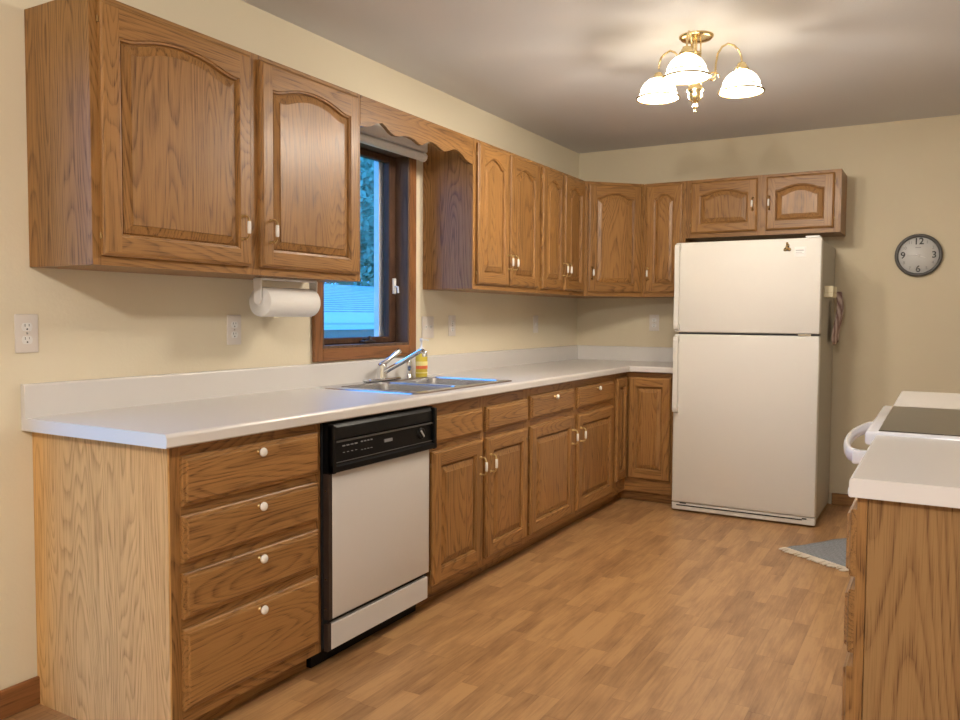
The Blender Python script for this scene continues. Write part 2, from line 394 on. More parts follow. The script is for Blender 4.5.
# roller blind above the window
bl = thing('roller_blind', 'rolled-up pale grey roller blind mounted above the kitchen window', 'blind', (.055, -2.56, 2.03))
MB().box((-.035, -.405, .032), (.030, .395, .092), 0, .006, 2).build('headrail', M['blind'], bl)
MB().cyl((0, -.40, .012), (0, .385, .012), .021, 20).build('roller_tube', M['blindtube'], bl)
MB().cyl((0, .385, .012), (0, .40, .012), .024, 20).build('end_cap', M['white'], bl)
MB().tube([(.02, -.18, .092), (.028, -.14, .125), (.028, -.09, .10)], .004).build('hanger', M['white'], bl)

# ---------------------------------------------------------------- cabinet kit (local frame: x along the width, front faces -y, z up)
def arch(t, A):
    u = abs(t)
    if A == 0 or u >= .93: return 0
    if u < .70: return A*(1-.72*(u/.70)**2)
    return A*.28*((.93-u)/.23)**1.6
def door_part(root, x0, x1, z0, z1, A=0, stile=.055, top=None, bottom=.055, handle=None, hz=None, hinge='L', panel_mat='oak_v', knob=False, name='door'):
    """raised-panel door as frame + panel + handle; faces -y, back at y=-.001"""
    w, h = x1-x0, z1-z0; top = top or (.055+A)
    T = -.020
    m = MB()
    def ring(ins, y): return [(ins, y, ins), (w-ins, y, ins), (w-ins, y, h-ins), (ins, y, h-ins)]
    loops = [ring(0, 0), ring(0, T+.008), ring(.004, T+.0055), ring(.006, T+.002), ring(.011, T)]
    for i in range(len(loops)-1):
        vs = loops[i]+loops[i+1]
        for k in range(4):
            j = (k+1) % 4; m.add([vs[k], vs[j], vs[4+j], vs[4+k]], [(0,1,2,3)], 1 if k in (0, 2) else 0)
    m.add(loops[0], [(3,2,1,0)], 0)
    i0 = .011; xi, xo = stile, w-stile; zb, zs = bottom, h-top
    m.add([(i0,T,i0),(xi,T,i0),(xi,T,h-i0),(i0,T,h-i0)], [(0,1,2,3)], 0)
    m.add([(xo,T,i0),(w-i0,T,i0),(w-i0,T,h-i0),(xo,T,h-i0)], [(0,1,2,3)], 0)
    m.add([(xi,T,i0),(xo,T,i0),(xo,T,zb),(xi,T,zb)], [(0,1,2,3)], 1)
    NT = 32 if A else 2
    xs = [xi+(xo-xi)*k/NT for k in range(NT+1)]
    def ztop(x, ins=0):
        cx_ = (xi+xo)/2; hw = (xo-xi)/2
        return zs+arch((x-cx_)/hw, A)-ins
    for k in range(NT):
        m.add([(xs[k],T,ztop(xs[k])),(xs[k+1],T,ztop(xs[k+1])),(xs[k+1],T,h-i0),(xs[k],T,h-i0)], [(0,1,2,3)], 1)
    def loop(ins, y):
        hw0 = (xo-xi)/2; cx_ = (xi+xo)/2; hw = hw0-ins
        L_ = [(cx_-hw, y, zb+ins), (cx_+hw, y, zb+ins)]
        for k in range(NT, -1, -1):
            t = -1+2*k/NT
            L_.append((cx_+hw*t, y, zs+arch(t, A)-ins))
        return L_
    def band(mm, la, lb, smooth=False):
        n = len(la)
        for k in range(n):
            j = (k+1) % n
            mi = 1 if (k == 0 or 2 <= k < n-1) else 0
            mm.add([la[k], la[j], lb[j], lb[k]], [(0,1,2,3)], mi, False)
    seq = [(0, T), (.002, T+.0045), (.007, T+.0060), (.009, T+.0155), (.011, T+.0165)]
    for i in range(len(seq)-1): band(m, loop(*seq[i]), loop(*seq[i+1]))
    d = m.build(name, [M['oak_v'], M['oak_h']], root, (x0, -.001, z0))
    p = MB()
    rise = min(.024, (w-2*stile)*.13)
    seq = [(.011, T+.0165), (.0135, T+.0150), (.0145, T+.0115), (.0145+rise, T+.0050), (.0155+rise, T+.0020)]
    for i in range(len(seq)-1):
        la, lb = loop(*seq[i]), loop(*seq[i+1]); n = len(la)
        for k in range(n):
            j = (k+1) % n; p.add([la[k], la[j], lb[j], lb[k]], [(0,1,2,3)], 0)
    lf = loop(*seq[-1]); bl_, br_ = lf[0], lf[1]; tops = lf[2:][::-1]
    for k in range(len(tops)-1):
        a_, b_ = tops[k], tops[k+1]
        p.add([(a_[0], a_[1], bl_[2]), (b_[0], b_[1], bl_[2]), b_, a_], [(0,1,2,3)], 0)
    p.build('raised_panel', [M[panel_mat]], d)
    if handle is not None:
        make_handle(d, handle-x0, hz-z0, T)
        hx_ = w+.0035 if handle-x0 < w/2 else -.0035
        for zz in (.055, h-.055): MB().cyl((hx_, -.006, zz-.008), (hx_, -.006, zz+.008), .0032, 8).build('hinge', M['brass_dull'], d)
    return d
def make_handle(par, x, z, T, horiz=False):
    m = MB()
    for s_ in (-1, 1):
        m.lathe([(.007,0),(.007,.002),(.004,.004),(.0038,.016)], (x, T, z+s_*.038), (0,-1,0), 14, 0)
        m.sphere((x, T-.018, z+s_*.038), .0052, 8, 0)
        m.tube([(x, T-.018, z+s_*.038), (x, T-.026, z+s_*.034), (x, T-.030, z+s_*.026), (x, T-.031, z+s_*.020)], [.003,.0033,.0038,.0045], 10, 0)
    m.lathe([(.0045,-.021),(.0062,-.019),(.0068,0),(.0062,.019),(.0045,.021)], (x, T-.031, z), (0,0,1), 14, 1)
    m.build('handle', [M['brass_hw'], M['white_ceramic']], par)
def make_knob(par, x, z, T):
    m = MB()
    m.lathe([(.009,0),(.009,.002),(.006,.004),(.006,.013)], (x, T, z), (0,-1,0), 18, 0)
    m.lathe([(.007,.012),(.0125,.015),(.0140,.019),(.012,.0235),(.006,.0255),(.0001,.026)], (x, T, z), (0,-1,0), 22, 1)
    m.build('knob', [M['brass'], M['white_ceramic']], par)
def drawer_part(root, x0, x1, z0, z1, knob=True, name='drawer'):
    w, h = x1-x0, z1-z0; T = -.020; m = MB()
    def ring(ins, y): return [(ins, y, ins), (w-ins, y, ins), (w-ins, y, h-ins), (ins, y, h-ins)]
    loops = [ring(0, 0), ring(0, T+.010), ring(.003, T+.0075), ring(.010, T+.0060), ring(.0125, T+.001), ring(.015, T)]
    for i in range(len(loops)-1):
        vs = loops[i]+loops[i+1]
        for k in range(4): j = (k+1) % 4; m.add([vs[k], vs[j], vs[4+j], vs[4+k]], [(0,1,2,3)], 0)
    m.add(loops[-1], [(0,1,2,3)], 0); m.add(loops[0], [(3,2,1,0)], 0)
    d = m.build(name, [M['oak_h']], root, (x0, -.001, z0))
    if knob: make_knob(d, w/2, h-.024, T)
    return d
def carcass(root, w, d, z0, z1, stiles, rails, toe=None, left='oak_v', right='oak_v', fz=0):
    """body box and a face frame. stiles: (x0,x1) pairs; rails: (x0,x1,z0,z1)"""
    m = MB(); m.box((0.0005, .019, z0), (w-.0005, d, z1), 0)
    m.build('body', [M[left]], root)
    f = MB()
    for a_, b_ in stiles: f.box((a_, 0, z0), (b_, .019, z1), 0)
    for a_, b_, c_, d_ in rails: f.box((a_, .0003, c_), (b_, .0185, d_), 1)
    f.build('face_frame', [M['oak_v'], M['oak_h']], root)
    if toe is not None:
        MB().box((toe[0], .064, toe[2]), (toe[1], .082, z0), 0).build('toe_kick', M['oak_h'], root)
UB, UT = 1.368, 2.130
R90 = PI/2
# ---- upper cabinets on the left wall
G_U = None
def upper(name, label, x, y, rz, w, d, z0, z1, doors, A=.034, end_stile=.030, mid=None, bt=.028):
    r = thing(name, label, 'cabinet', (x, y, z0), rz)
    h = z1-z0
    st = [(0, end_stile), (w-end_stile, w)] + ([mid] if mid else [])
    carcass(r, w, d, 0, h, st, [(0.001, w-.001, 0, .030), (0.001, w-.001, h-.030, h)])
    for (a_, b_, hx) in doors:
        door_part(r, a_, b_, bt, h-.018, A=A, handle=hx, hz=.155 if h > .5 else h*.52)
    return r
YU0, YU1, YU2, YU3 = -4.212, -3.001, -2.086, -1.322
upper('wall_cabinet', 'large two-door oak wall cabinet at far left, above the paper towel roll', .305, YU0, R90, YU1-YU0, .303, UB, UT,
      [(.026, .595, .547), (.638, 1.184, .680)], A=.036, mid=(.58, .65))
# scalloped valance between the cabinets
prof = [(-2.998,2.004),(-2.96,2.008),(-2.925,2.016),(-2.89,2.034),(-2.848,2.046),(-2.82,2.034),(-2.79,2.018),(-2.76,2.010),(-2.72,2.014),(-2.68,2.024),(-2.645,2.026),
        (-2.61,2.022),(-2.575,2.012),(-2.547,2.008),(-2.52,2.020),(-2.49,2.034),(-2.46,2.038),(-2.43,2.034),(-2.40,2.024),(-2.37,2.017),(-2.345,2.016),
        (-2.31,2.026),(-2.28,2.038),(-2.25,2.042),(-2.22,2.038),(-2.19,2.028),(-2.165,2.014),(-2.14,2.005),(-2.11,2.000),(-2.088,1.998)]
poly = [(p[0]+2.998, p[1]-2.0) for p in prof]+[(YU2-.001+2.998, .129), (0, .129)]
va = tag(MB().prism(poly, .286, .305, 'yz').build('valance', M['oak_y'], None, (0, -2.998, 2.0)), 'scalloped oak valance board spanning above the kitchen window', 'valance')
w2 = YU3-YU2
upper('wall_cabinet', 'two-door oak wall cabinet just right of the window', .305, YU2, R90, w2-.0005, .303, UB, UT,
      [(.032, .372, .352), (.388, .738, .412)], A=.040, mid=(.36, .40))
w3 = -.61-YU3
upper('wall_cabinet', 'two-door oak wall cabinet on the window wall next to the corner cabinet', .305, YU3, R90, w3-.0005, .303, UB, UT,
      [(.034, .346, .328), (.360, .674, .384)], A=.036, mid=(.335, .37))
# diagonal corner wall cabinet
r = thing('corner_wall_cabinet', 'diagonal single-door oak wall cabinet in the room corner', 'cabinet', (.305, -.61, UB), PI/4)
wd = .305*math.sqrt(2); hh = UT-UB
m = MB()
s2 = math.sqrt(.5)
def tl(X, Y):   # world offset -> local
    dx, dy = X-.305, Y+.61
    return (dx*s2+dy*s2, -dx*s2+dy*s2)
poly = [(0.0, .019), (wd, .019), tl(.609, -.001), tl(.001, -.001), tl(.001, -.609)]
m.prism(poly, 0, hh, 'xy'); m.build('body', M['oak_v'], r)
f = MB(); f.box((.001, 0, 0), (.030, .018, hh)); f.box((wd-.03, 0, 0), (wd-.001, .018, hh)); f.box((.001, .0003, 0), (wd-.001, .0175, .03), 1); f.box((.001, .0003, hh-.03), (wd-.001, .0175, hh), 1)
f.build('face_frame', [M['oak_v'], M['oak_h']], r)
door_part(r, .022, wd-.022, .028, hh-.018, A=.036, handle=.048, hz=.155)
# back wall narrow and fridge-top cabinets
upper('wall_cabinet', 'narrow single-door oak wall cabinet beside the refrigerator top', .6105, -.305, 0, .286, .303, UB, UT, [(.018, .268, .043)], A=.036, end_stile=.022)
upper('wall_cabinet', 'short two-door oak wall cabinet above the refrigerator', .8975, -.305, 0, .9425, .303, 1.752, UT,
      [(.036, .456, .430), (.510, .905, .530)], A=.030, mid=(.45, .52), end_stile=.04)

# ---- base cabinets on the left wall
CB = .876; TK = .095
YB0, YD0, YD1, YS1, YL0 = -4.208, -3.603, -2.958, -2.064, -.850
def base(name, label, y0, y1, **k):
    return thing(name, label, 'cabinet', (.61, y0, FZ), R90)
zf = lambda z: z-FZ
r = base('base_cabinet', 'oak four-drawer base cabinet at the left end of the counter', YB0, YD0)
w = YD0-YB0-.001
m = MB(); m.box((.0005, .019, zf(TK)), (w, .608, zf(CB)-.0005)); m.build('body', M['oak_v'], r)
# veneered end panel with a toe notch; bright light put into its colour
m = MB(); poly = [(.0, zf(TK)), (.0, zf(CB)-.001), (.608, zf(CB)-.001), (.608, 0), (.064, 0), (.064, zf(TK))]
m.prism(poly, -.006, 0, 'yz'); m.build('end_panel', M['oak_panel'], r)
f = MB(); f.box((0, 0, zf(TK)), (.036, .0185, zf(CB)-.001)); f.box((w-.028, 0, zf(TK)), (w, .0185, zf(CB)-.001))
for a_, b_ in ((.095, .145), (.355, .40), (.512, .556), (.672, .712), (.836, .875)): f.box((.001, .0003, zf(a_)), (w-.001, .018, zf(b_)), 1)
f.build('face_frame', [M['oak_v'], M['oak_h']], r)
MB().box((0, .064, 0.0005), (w, .080, zf(TK))).build('toe_kick', M['oak_h'], r)
for a_, b_ in ((.706, .843), (.549, .679), (.392, .520), (.137, .364)): drawer_part(r, .032, w-.022, zf(a_), zf(b_))
def base_pair(label, y0, y1, xs, drawers_knob, dz=(.708, .820), doorz=(.128, .678), hh=(.025, .025)):
    r = thing('base_cabinet', label, 'cabinet', (.61, y0, FZ), R90); w = y1-y0-.001
    m = MB(); m.box((.0005, .019, zf(TK)), (w, .608, zf(.68))); m.box((.0005, .019, zf(.68)), (w, .035, zf(CB)-.001))
    m.box((.0005, .59, zf(.68)), (w, .608, zf(CB)-.001)); m.box((.0005, .035, zf(.68)), (.02, .59, zf(CB)-.001)); m.box((w-.02, .035, zf(.68)), (w, .59, zf(CB)-.001))
    m.build('body', M['oak_v'], r)
    f = MB(); f.box((0, 0, zf(TK)), (.04, .0185, zf(CB)-.001)); f.box((w-.04, 0, zf(TK)), (w, .0185, zf(CB)-.001))
    f.box((xs[1]-.02, 0, zf(TK)), (xs[2]+.02, .0186, zf(CB)-.001))
    for a_, b_ in ((TK, .135), (.66, .73), (.80, .875)): f.box((.001, .0003, zf(a_)), (w-.001, .018, zf(b_)), 1)
    f.build('face_frame', [M['oak_v'], M['oak_h']], r)
    MB().box((0, .064, 0.0005), (w, .080, zf(TK))).build('toe_kick', M['oak_h'], r)
    for i in (0, 1):
        a_, b_ = xs[2*i], xs[2*i+1]
        drawer_part(r, a_, b_, zf(dz[0]), zf(dz[1]), knob=drawers_knob, name='drawer' if drawers_knob else 'false_drawer_front')
        hx = (b_-.028) if i == 0 else (a_+.028)
        door_part(r, a_, b_, zf(doorz[0]), zf(doorz[1]), A=0, stile=.058, top=.058, bottom=.058, handle=hx, hz=zf(.563))
    return r
base_pair('oak sink base cabinet with two plain drawer fronts, right of the dishwasher', YD1, YS1, (.018, .425, .462, .878), False)
base_pair('oak base cabinet with two knobbed drawers between sink and corner', YS1, YL0, (.020, .560, .620, 1.180), True, dz=(.712, .832))
# lazy susan corner cabinet: two leaves meeting in the inner corner
r = thing('corner_base_cabinet', 'L-shaped oak corner base cabinet with two narrow door leaves', 'cabinet', (.61, -.61, FZ), 0)
m = MB()
m.prism([(-.608, -.239), (-.019, -.239), (-.019, .019), (.336, .019), (.336, .608), (-.608, .608)], zf(TK), zf(CB)-.001, 'xy'); m.build('body', M['oak_v'], r)
f = MB(); f.box((-.0185, -.239, zf(TK)), (0, -.212, zf(CB)-.001)); f.box((.306, 0, zf(TK)), (.336, .0185, zf(CB)-.001))
f.box((.0, 0, zf(TK)), (.305, .0185, zf(.18)), 1); f.box((.0, 0, zf(.845)), (.305, .0185, zf(CB)-.001), 1)
f.box((-.0185, -.212, zf(TK)), (0, .0, zf(.18)), 2); f.box((-.0185, -.212, zf(.845)), (0, .0, zf(CB)-.001), 2)
f.build('face_frame', [M['oak_v'], M['oak_h'], M['oak_y']], r)
f = MB(); f.box((-.082, -.239, 0.0005), (-.064, .082, zf(TK)), 1); f.box((-.064, .064, 0.0005), (.336, .082, zf(TK)), 0); f.build('toe_kick', [M['oak_h'], M['oak_y']], r)
door_part(r, .022, .300, zf(.182), zf(.842), A=0, stile=.050, top=.058, bottom=.058, name='door')
d = door_part(r, 0, .184, zf(.182), zf(.842), A=0, stile=.045, top=.058, bottom=.058, name='door')
d.location = (.001, -.206, zf(.182)); d.rotation_euler = (0, 0, R90)

# ---------------------------------------------------------------- dishwasher
dw = thing('dishwasher', 'built-in dishwasher with black control panel and light grey front', 'dishwasher', (.61, YD0, FZ), R90)
w = YD1-YD0
MB().box((.006, .0, zf(.10)), (w-.006, .55, zf(.868))).build('tub', M['black_matte'], dw)
MB().box((.006, .05, .001), (w-.006, .07, zf(.10))).build('kick_plate', M['black'], dw)
dd = MB(); dd.box((.014, -.024, zf(.202)), (.032, -.001, zf(.70)), 1); dd.box((.032, -.026, zf(.202)), (w-.024, -.001, zf(.698)), 0, .003, 2)
door = dd.build('door', [M['dishfront'], M['darkbrown']], dw)
for z in (.24, .34, .64):
    MB().lathe([(.0035,0),(.0035,.002)], (.014, -.012, zf(z)), (-1,0,0), 10).build('screw', M['steel'], door)
lp = MB(); lp.box((.014, -.018, zf(.092)), (.032, -.001, zf(.186)), 1); lp.box((.032, -.020, zf(.094)), (w-.024, -.001, zf(.182)), 0, .002)
lp.build('lower_panel', [M['dishfront'], M['darkbrown']], dw)
cp = MB()
poly = [(-.001, zf(.868)), (-.022, zf(.868)), (-.036, zf(.852)), (-.040, zf(.815)), (-.030, zf(.806)), (-.034, zf(.728)), (-.046, zf(.722)), (-.046, zf(.704)), (-.030, zf(.698)), (-.001, zf(.698))]
cp.prism(poly, .012, w+.012-.012, 'yz', 0)
cpo = cp.build('control_panel', [M['black']], dw)
fr = MB(); fr.box((.012, -.048, zf(.70)), (.030, -.02, zf(.864)), 0, .004); fr.box((w-.020, -.048, zf(.70)), (w+.0, -.02, zf(.864)), 0, .004)
fr.box((.03, -.0385, zf(.801)), (w-.02, -.030, zf(.8065)), 1); fr.box((.03, -.0375, zf(.732)), (w-.02, -.031, zf(.7345)), 1)
fr.build('panel_trim', [M['black'], M['clockgrey']], cpo)
marks = [(.075+i*.022, .784, .013, .004) for i in range(4)]+[(.078+i*.022, .762, .008, .002) for i in range(4)]+[(.176+i*.018, .786, .009, .004) for i in range(4)]+[(.176+i*.018, .758, .009, .002) for i in range(4)]
for (a_, z_, w_, h_) in marks: MB().box((a_, -.0355, zf(z_)), (a_+w_, -.032, zf(z_+h_))).build('printed_mark', M['grey'], cpo)
MB().box((.312, -.0355, zf(.767)), (.36, -.032, zf(.778))).build('maker_badge', M['grey'], cpo)
dk = MB(); dk.lathe([(.024,0),(.022,.008),(.018,.010)], (w-.095, -.030, zf(.770)), (0,-1,0), 24, 0)
dk.prism([(-.003+w-.095-.012, zf(.770)+.012), (w-.095-.012+.004, zf(.770)+.015), (w-.095+.014, zf(.770)-.010), (w-.095+.010, zf(.770)-.014)], -.0425, -.040, 'xz', 1)
dk.build('dial', [M['black'], M['print']], cpo)

# ---------------------------------------------------------------- countertop with backsplash, L-shaped
CT = .914; Y0 = -4.245; XE = .950
SY0, SY1, SX0, SX1 = -2.940, -2.178, .085, .555       # sink cut-out
ct = thing('countertop', 'off-white laminate L-shaped countertop along the window wall', 'countertop', (0, 0, CB))
m = MB(); t0 = 0; t1 = CT-CB; XF = .61
m.box((.001, Y0, t0), (SX0, -.001, t1)); m.box((SX0, Y0, t0), (SX1, SY0, t1)); m.box((SX0, SY1, t0), (SX1, -.001, t1)); m.box((SX1, Y0, t0), (XF, -.001, t1))
def edge_prof(n=7, R=.012):
    pts = [(0, t0), (.038-.004, t0), (.038, t0+.004)]
    for k in range(n+1):
        a = PI/2*k/n; pts.append((.038-R+R*math.cos(a), t1-R+R*math.sin(a)))
    pts.append((0, t1)); return pts
ep = edge_prof()
m.prism([(XF+p[0], p[1]) for p in ep], Y0, -.648+.0, 'xz')
m.box((XF, -.610, t0), (XE, -.001, t1))
m.prism([(-.61-p[0], p[1]) for p in ep], XF, XE, 'yz')
m.build('worktop', M['laminate'], ct)
m = MB()
def bs_prof(n=5, R=.008):
    pts = [(.001, t1), (.020, t1)]
    for k in range(n+1):
        a = PI/2*k/n; pts.append((.020-R+R*math.cos(a), t1+.102-R+R*math.sin(a)))
    pts.append((.001, t1+.102)); return pts
bp_ = bs_prof()
m.prism(bp_, Y0, -.001, 'xz'); m.prism([(-p[0], p[1]) for p in bp_], .02, XE, 'yz')
m.build('backsplash', M['laminate'], ct)
m = MB()
m.prism([(.001, t0)]+[(XF+p[0], p[1]) for p in ep[1:-1]]+[(.020, t1)]+[(p[0], p[1]) for p in bs_prof()[2:]], Y0-.0015, Y0-.0001, 'xz'); m.build('end_cap', M['laminate'], ct)

# ---------------------------------------------------------------- sink
sk = thing('kitchen_sink', 'double-bowl stainless steel sink set in the countertop below the window', 'sink', (.315, -2.580, CT))
m = MB(); hx, hy = .275, .422; Z = .004; dv = .012
bowls = [(-.195, .225, -hy+.069, -dv), (-.195, .225, dv, hy-.026)]
def rrect(x0, x1, y0, y1, r, n=5):
    P_ = []
    for cx_, cy_, a0_ in ((x1-r, y0+r, -PI/2), (x1-r, y1-r, 0), (x0+r, y1-r, PI/2), (x0+r, y0+r, PI)):
        for k in range(n+1): a = a0_+PI/2*k/n; P_.append((cx_+r*math.cos(a), cy_+r*math.sin(a)))
    return P_
# rim: outer raised lip
outer = rrect(-hx, hx, -hy, hy, .03); out2 = rrect(-hx+.006, hx-.006, -hy+.006, hy-.006, .026)
n = len(outer)
m.add([(x, y, .0005) for x, y in outer]+[(x, y, Z) for x, y in out2], [(i, (i+1)%n, n+(i+1)%n, n+i) for i in range(n)], 0, True)
# flat deck built as strips round the bowls
def strip(x0, x1, y0, y1): m.add([(x0,y0,Z),(x1,y0,Z),(x1,y1,Z),(x0,y1,Z)], [(0,1,2,3)])
bx0, bx1 = -.195, .225
strip(-hx+.006, bx0, -hy+.026, hy-.026); strip(bx1, hx-.006, -hy+.026, hy-.026)
strip(-hx+.03, hx-.03, -hy+.006, -hy+.026); strip(bx0, bx1, -hy+.026, -hy+.069); strip(-hx+.03, hx-.03, hy-.026, hy-.006)
strip(bx0, bx1, -dv, dv)
for (x0, x1, y0, y1) in bowls:
    x_ = [rrect(x0, x1, y0, y1, .045), rrect(x0+.004, x1-.004, y0+.004, y1-.004, .043), rrect(x0+.012, x1-.012, y0+.012, y1-.012, .04), rrect(x0+.03, x1-.03, y0+.03, y1-.03, .03)]
    zz = [Z, Z-.006, -.155, -.175]
    for i in range(3):
        m.add([(p[0], p[1], zz[i]) for p in x_[i]]+[(p[0], p[1], zz[i+1]) for p in x_[i+1]], [(k, (k+1)%n, n+(k+1)%n, n+k) for k in range(n)], 0, True)
    m.add([(p[0], p[1], zz[3]) for p in x_[3]], [list(range(n))])
    # corner fillers of the deck
    sq = [(x1, y0), (x1, y1), (x0, y1), (x0, y0)]
    for q in range(4):
        arc = x_[0][q*6:(q+1)*6]; m.add([(sq[q][0], sq[q][1], Z)]+[(p[0], p[1], Z) for p in arc], [list(range(7))])
m.build('basin', M['steel'], sk)
for i, (x0, x1, y0, y1) in enumerate(bowls):
    d = MB(); d.lathe([(.045,0),(.040,.003),(.03,-.0005),(.0001,-.001)], ((x0+x1)/2, (y0+y1)/2, -.1745)); d.build('drain', M['chrome'], sk)

# faucet
fa = thing('faucet', 'chrome single-lever kitchen faucet behind the sink bowls', 'faucet', (.085, -2.555, CT+.004))
MB().box((-.028, -.12, .001), (.028, .12, .014), 0, .006, 2).build('deck_plate', M['chrome'], fa)
MB().lathe([(.026,.014),(.025,.03),(.022,.055),(.023,.072),(.020,.082),(.008,.088)], (0,0,0)).build('valve_body', M['chrome'], fa)
MB().tube([(.01,0,.04), (.05,0,.062), (.12,0.0,.095), (.18,0,.128), (.215,0,.146), (.232,0,.148), (.242,0,.140), (.244,0,.122)], [.013,.012,.011,.0105,.0105,.0115,.012,.012], 14).build('spout', M['chrome'], fa)
MB().tube([(0,-.012,.074), (.004,.02,.088), (.008,.06,.108), (.012,.100,.130), (.013,.120,.138)], [.015,.012,.010,.013,.014], 12).build('lever', M['chrome'], fa)
sp = tag(MB().lathe([(.020,0),(.019,.008),(.013,.012),(.012,.045),(.015,.052),(.015,.080),(.010,.088)], (0,0,0)).build('side_sprayer', M['chrome'], None, (.085, -2.335, CT+.0045)), 'short chrome side sprayer standing on the sink rim between faucet and soap', 'sprayer')
# soap bottle
so = thing('soap_bottle', 'clear pump bottle of yellow dish soap beside the sink', 'bottle', (.088, -2.225, CT+.005))
m = MB(); rings = [(.034,.027,0),(.036,.029,.006),(.034,.027,.05),(.036,.029,.095),(.033,.026,.112),(.020,.018,.124),(.013,.013,.130)]
vs = []; fs = []; n = 20
for ry_, rx_, z in rings:
    for k in range(n): a = 2*PI*k/n; vs.append((rx_*math.cos(a), ry_*math.sin(a), z))
for i in range(len(rings)-1):
    for k in range(n): fs.append((i*n+k, i*n+(k+1)%n, (i+1)*n+(k+1)%n, (i+1)*n+k))
m.add(vs, fs, 0, True); m.add(vs[:n], [list(range(n))]); m.add(vs[-n:], [list(range(n))]); m.build('bottle_body', M['soap'], so)
m = MB()
def wrap(z0, z1, mi, k0=13, k1=19):
    for k in range(n):
        if True:
            a, a2 = 2*PI*k/n, 2*PI*(k+1)/n
            if math.cos((a+a2)/2) < -.2: continue
            P_ = lambda t, z: (.0296*math.cos(t), .0366*math.sin(t), z)
            m.add([P_(a,z0),P_(a2,z0),P_(a2,z1),P_(a,z1)], [(0,1,2,3)], mi, True)
wrap(.018, .024, 1); wrap(.040, .056, 0); wrap(.056, .078, 1)
m.build('sticker', [M['label'], M['label2']], so)
m = MB(); m.lathe([(.014,.128),(.014,.145),(.009,.149),(.005,.151),(.005,.180),(.009,.182),(.009,.194),(.003,.196)], (0,0,0), n=16)
m.tube([(0,0,.188),(.012,.012,.189),(.026,.026,.184)], .004, 8); m.build('pump', M['white'], so)

# ---------------------------------------------------------------- paper towel holder under the left wall cabinet
ph = thing('paper_towel_holder', 'white paper towel holder screwed under the large left cabinet', 'holder', (.20, -3.32, 1.368))
m = MB(); m.box((-.022, -.150, -.010), (.022, .150, -.0005), 0, .003)
m.build('mounting_bar', M['white'], ph)
for s_ in (-1, 1):
    MB().prism([(-.020, -.006), (.020, -.006), (.017, -.085 if s_ < 0 else -.05), (.010, -.098 if s_ < 0 else -.06), (-.010, -.098 if s_ < 0 else -.06), (-.017, -.085 if s_ < 0 else -.05)], s_*.152-.003, s_*.152+.003, 'xz').build('bracket', M['white'], ph)
rp_ = tag(MB().lathe([(.018,0),(.018,.003),(.0545,0),(.0555,.004),(.0555,.270),(.0545,.274),(.018,.274)], (0,0,0), (0,1,0), 36).build('paper_towel_roll', M['paper'], None, (.20, -3.462, 1.277)), 'roll of white paper towels hanging under the left wall cabinet', 'paper towel')

# ---------------------------------------------------------------- wall outlets
def receptacle(par, z):
    m = MB(); p_ = []
    for k in range(24):
        a = 2*PI*k/24; p_.append((.0165*math.cos(a), max(-.0125, min(.0125, .0165*math.sin(a)))+z))
    m.prism(p_, -.0075, -.004, 'xz', 0)
    m.box((-.0075, -.0078, z+.001), (-.0055, -.0072, z+.009), 1); m.box((.0050, -.0078, z+.002), (.0070, -.0072, z+.009), 1)
    m.lathe([(.0028,0),(.0028,.0006)], (0, -.0072, z-.0065), (0,-1,0), 10, 1)
    m.build('receptacle', [M['white'], M['ink']], par)
def outlet(label, x, y, z, rz, kind='outlet', w=.072, group=None):
    r = thing('wall_outlet' if kind == 'outlet' else 'light_switch', label, 'outlet' if kind == 'outlet' else 'switch', (x, y, z), rz)
    MB().box((-w/2, -.006, -.058), (w/2, -.0005, .058), 0, .003, 2).build('cover_plate', M['plate'], r)
    if kind == 'outlet':
        receptacle(r, .0195); receptacle(r, -.0195)
        MB().lathe([(.003,0),(.003,.001)], (0,-.006,0), (0,-1,0), 10).build('screw', M['steel'], r)
    else:
        for dx in ([-.023, .023] if w > .09 else [0]):
            m = MB(); m.box((dx-.005, -.0075, -.012), (dx+.005, -.005, .012)); m.box((dx-.0035, -.016, -.002), (dx+.0035, -.007, .008), 0, .001); m.build('toggle', M['white'], r)
    return r
outlet('duplex outlet on bare wall at far left, above the counter end', 0, -4.226, 1.168, R90)
outlet('duplex outlet on the wall left of the paper towels', 0, -3.404, 1.170, R90)
outlet('double switch plate just right of the window trim', 0, -2.040, 1.168, R90, 'switch', .112)
outlet('duplex outlet second to the right of the window, above the sink end', 0, -1.793, 1.175, R90)
outlet('single toggle switch on the window wall near the room corner', 0, -.719, 1.178, R90, 'switch')
outlet('duplex outlet on the back wall left of the refrigerator', .598, 0, 1.190, 0)

# ---------------------------------------------------------------- refrigerator
FX0, FX1, FY = .9555, 1.790, -.7226
fr_ = thing('refrigerator', 'almond-white top-freezer refrigerator against the back wall', 'refrigerator', (FX0, FY, FZ))
w = FX1-FX0
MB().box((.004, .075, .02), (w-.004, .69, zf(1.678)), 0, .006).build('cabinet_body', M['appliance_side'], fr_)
def fdoor(name, z0, z1):
    return MB().box((0, 0, zf(z0)), (w, .068, zf(z1)), 0, .009, 3).build(name, M['appliance'], fr_)
fz_ = fdoor('freezer_door', 1.138, 1.686); fd_ = fdoor('fridge_door', .083, 1.126)
MB().box((.01, .066, zf(.08)), (w-.01, .078, zf(1.67))).build('door_gasket', M['grey'], fr_)
def bar_handle(par, z0, z1):
    m = MB(); a_, b_ = zf(z0), zf(z1)
    pts = [(.0, a_), (-.036, a_+.010), (-.042, a_+.03), (-.036, (a_+b_)/2), (-.042, b_-.03), (-.036, b_-.010), (0, b_), (0, b_-.03), (-.028, b_-.05), (-.022, (a_+b_)/2), (-.028, a_+.05), (0, a_+.03)]
    m.prism(pts, .006, .034, 'yz'); m.build('handle', M['appliance'], par)
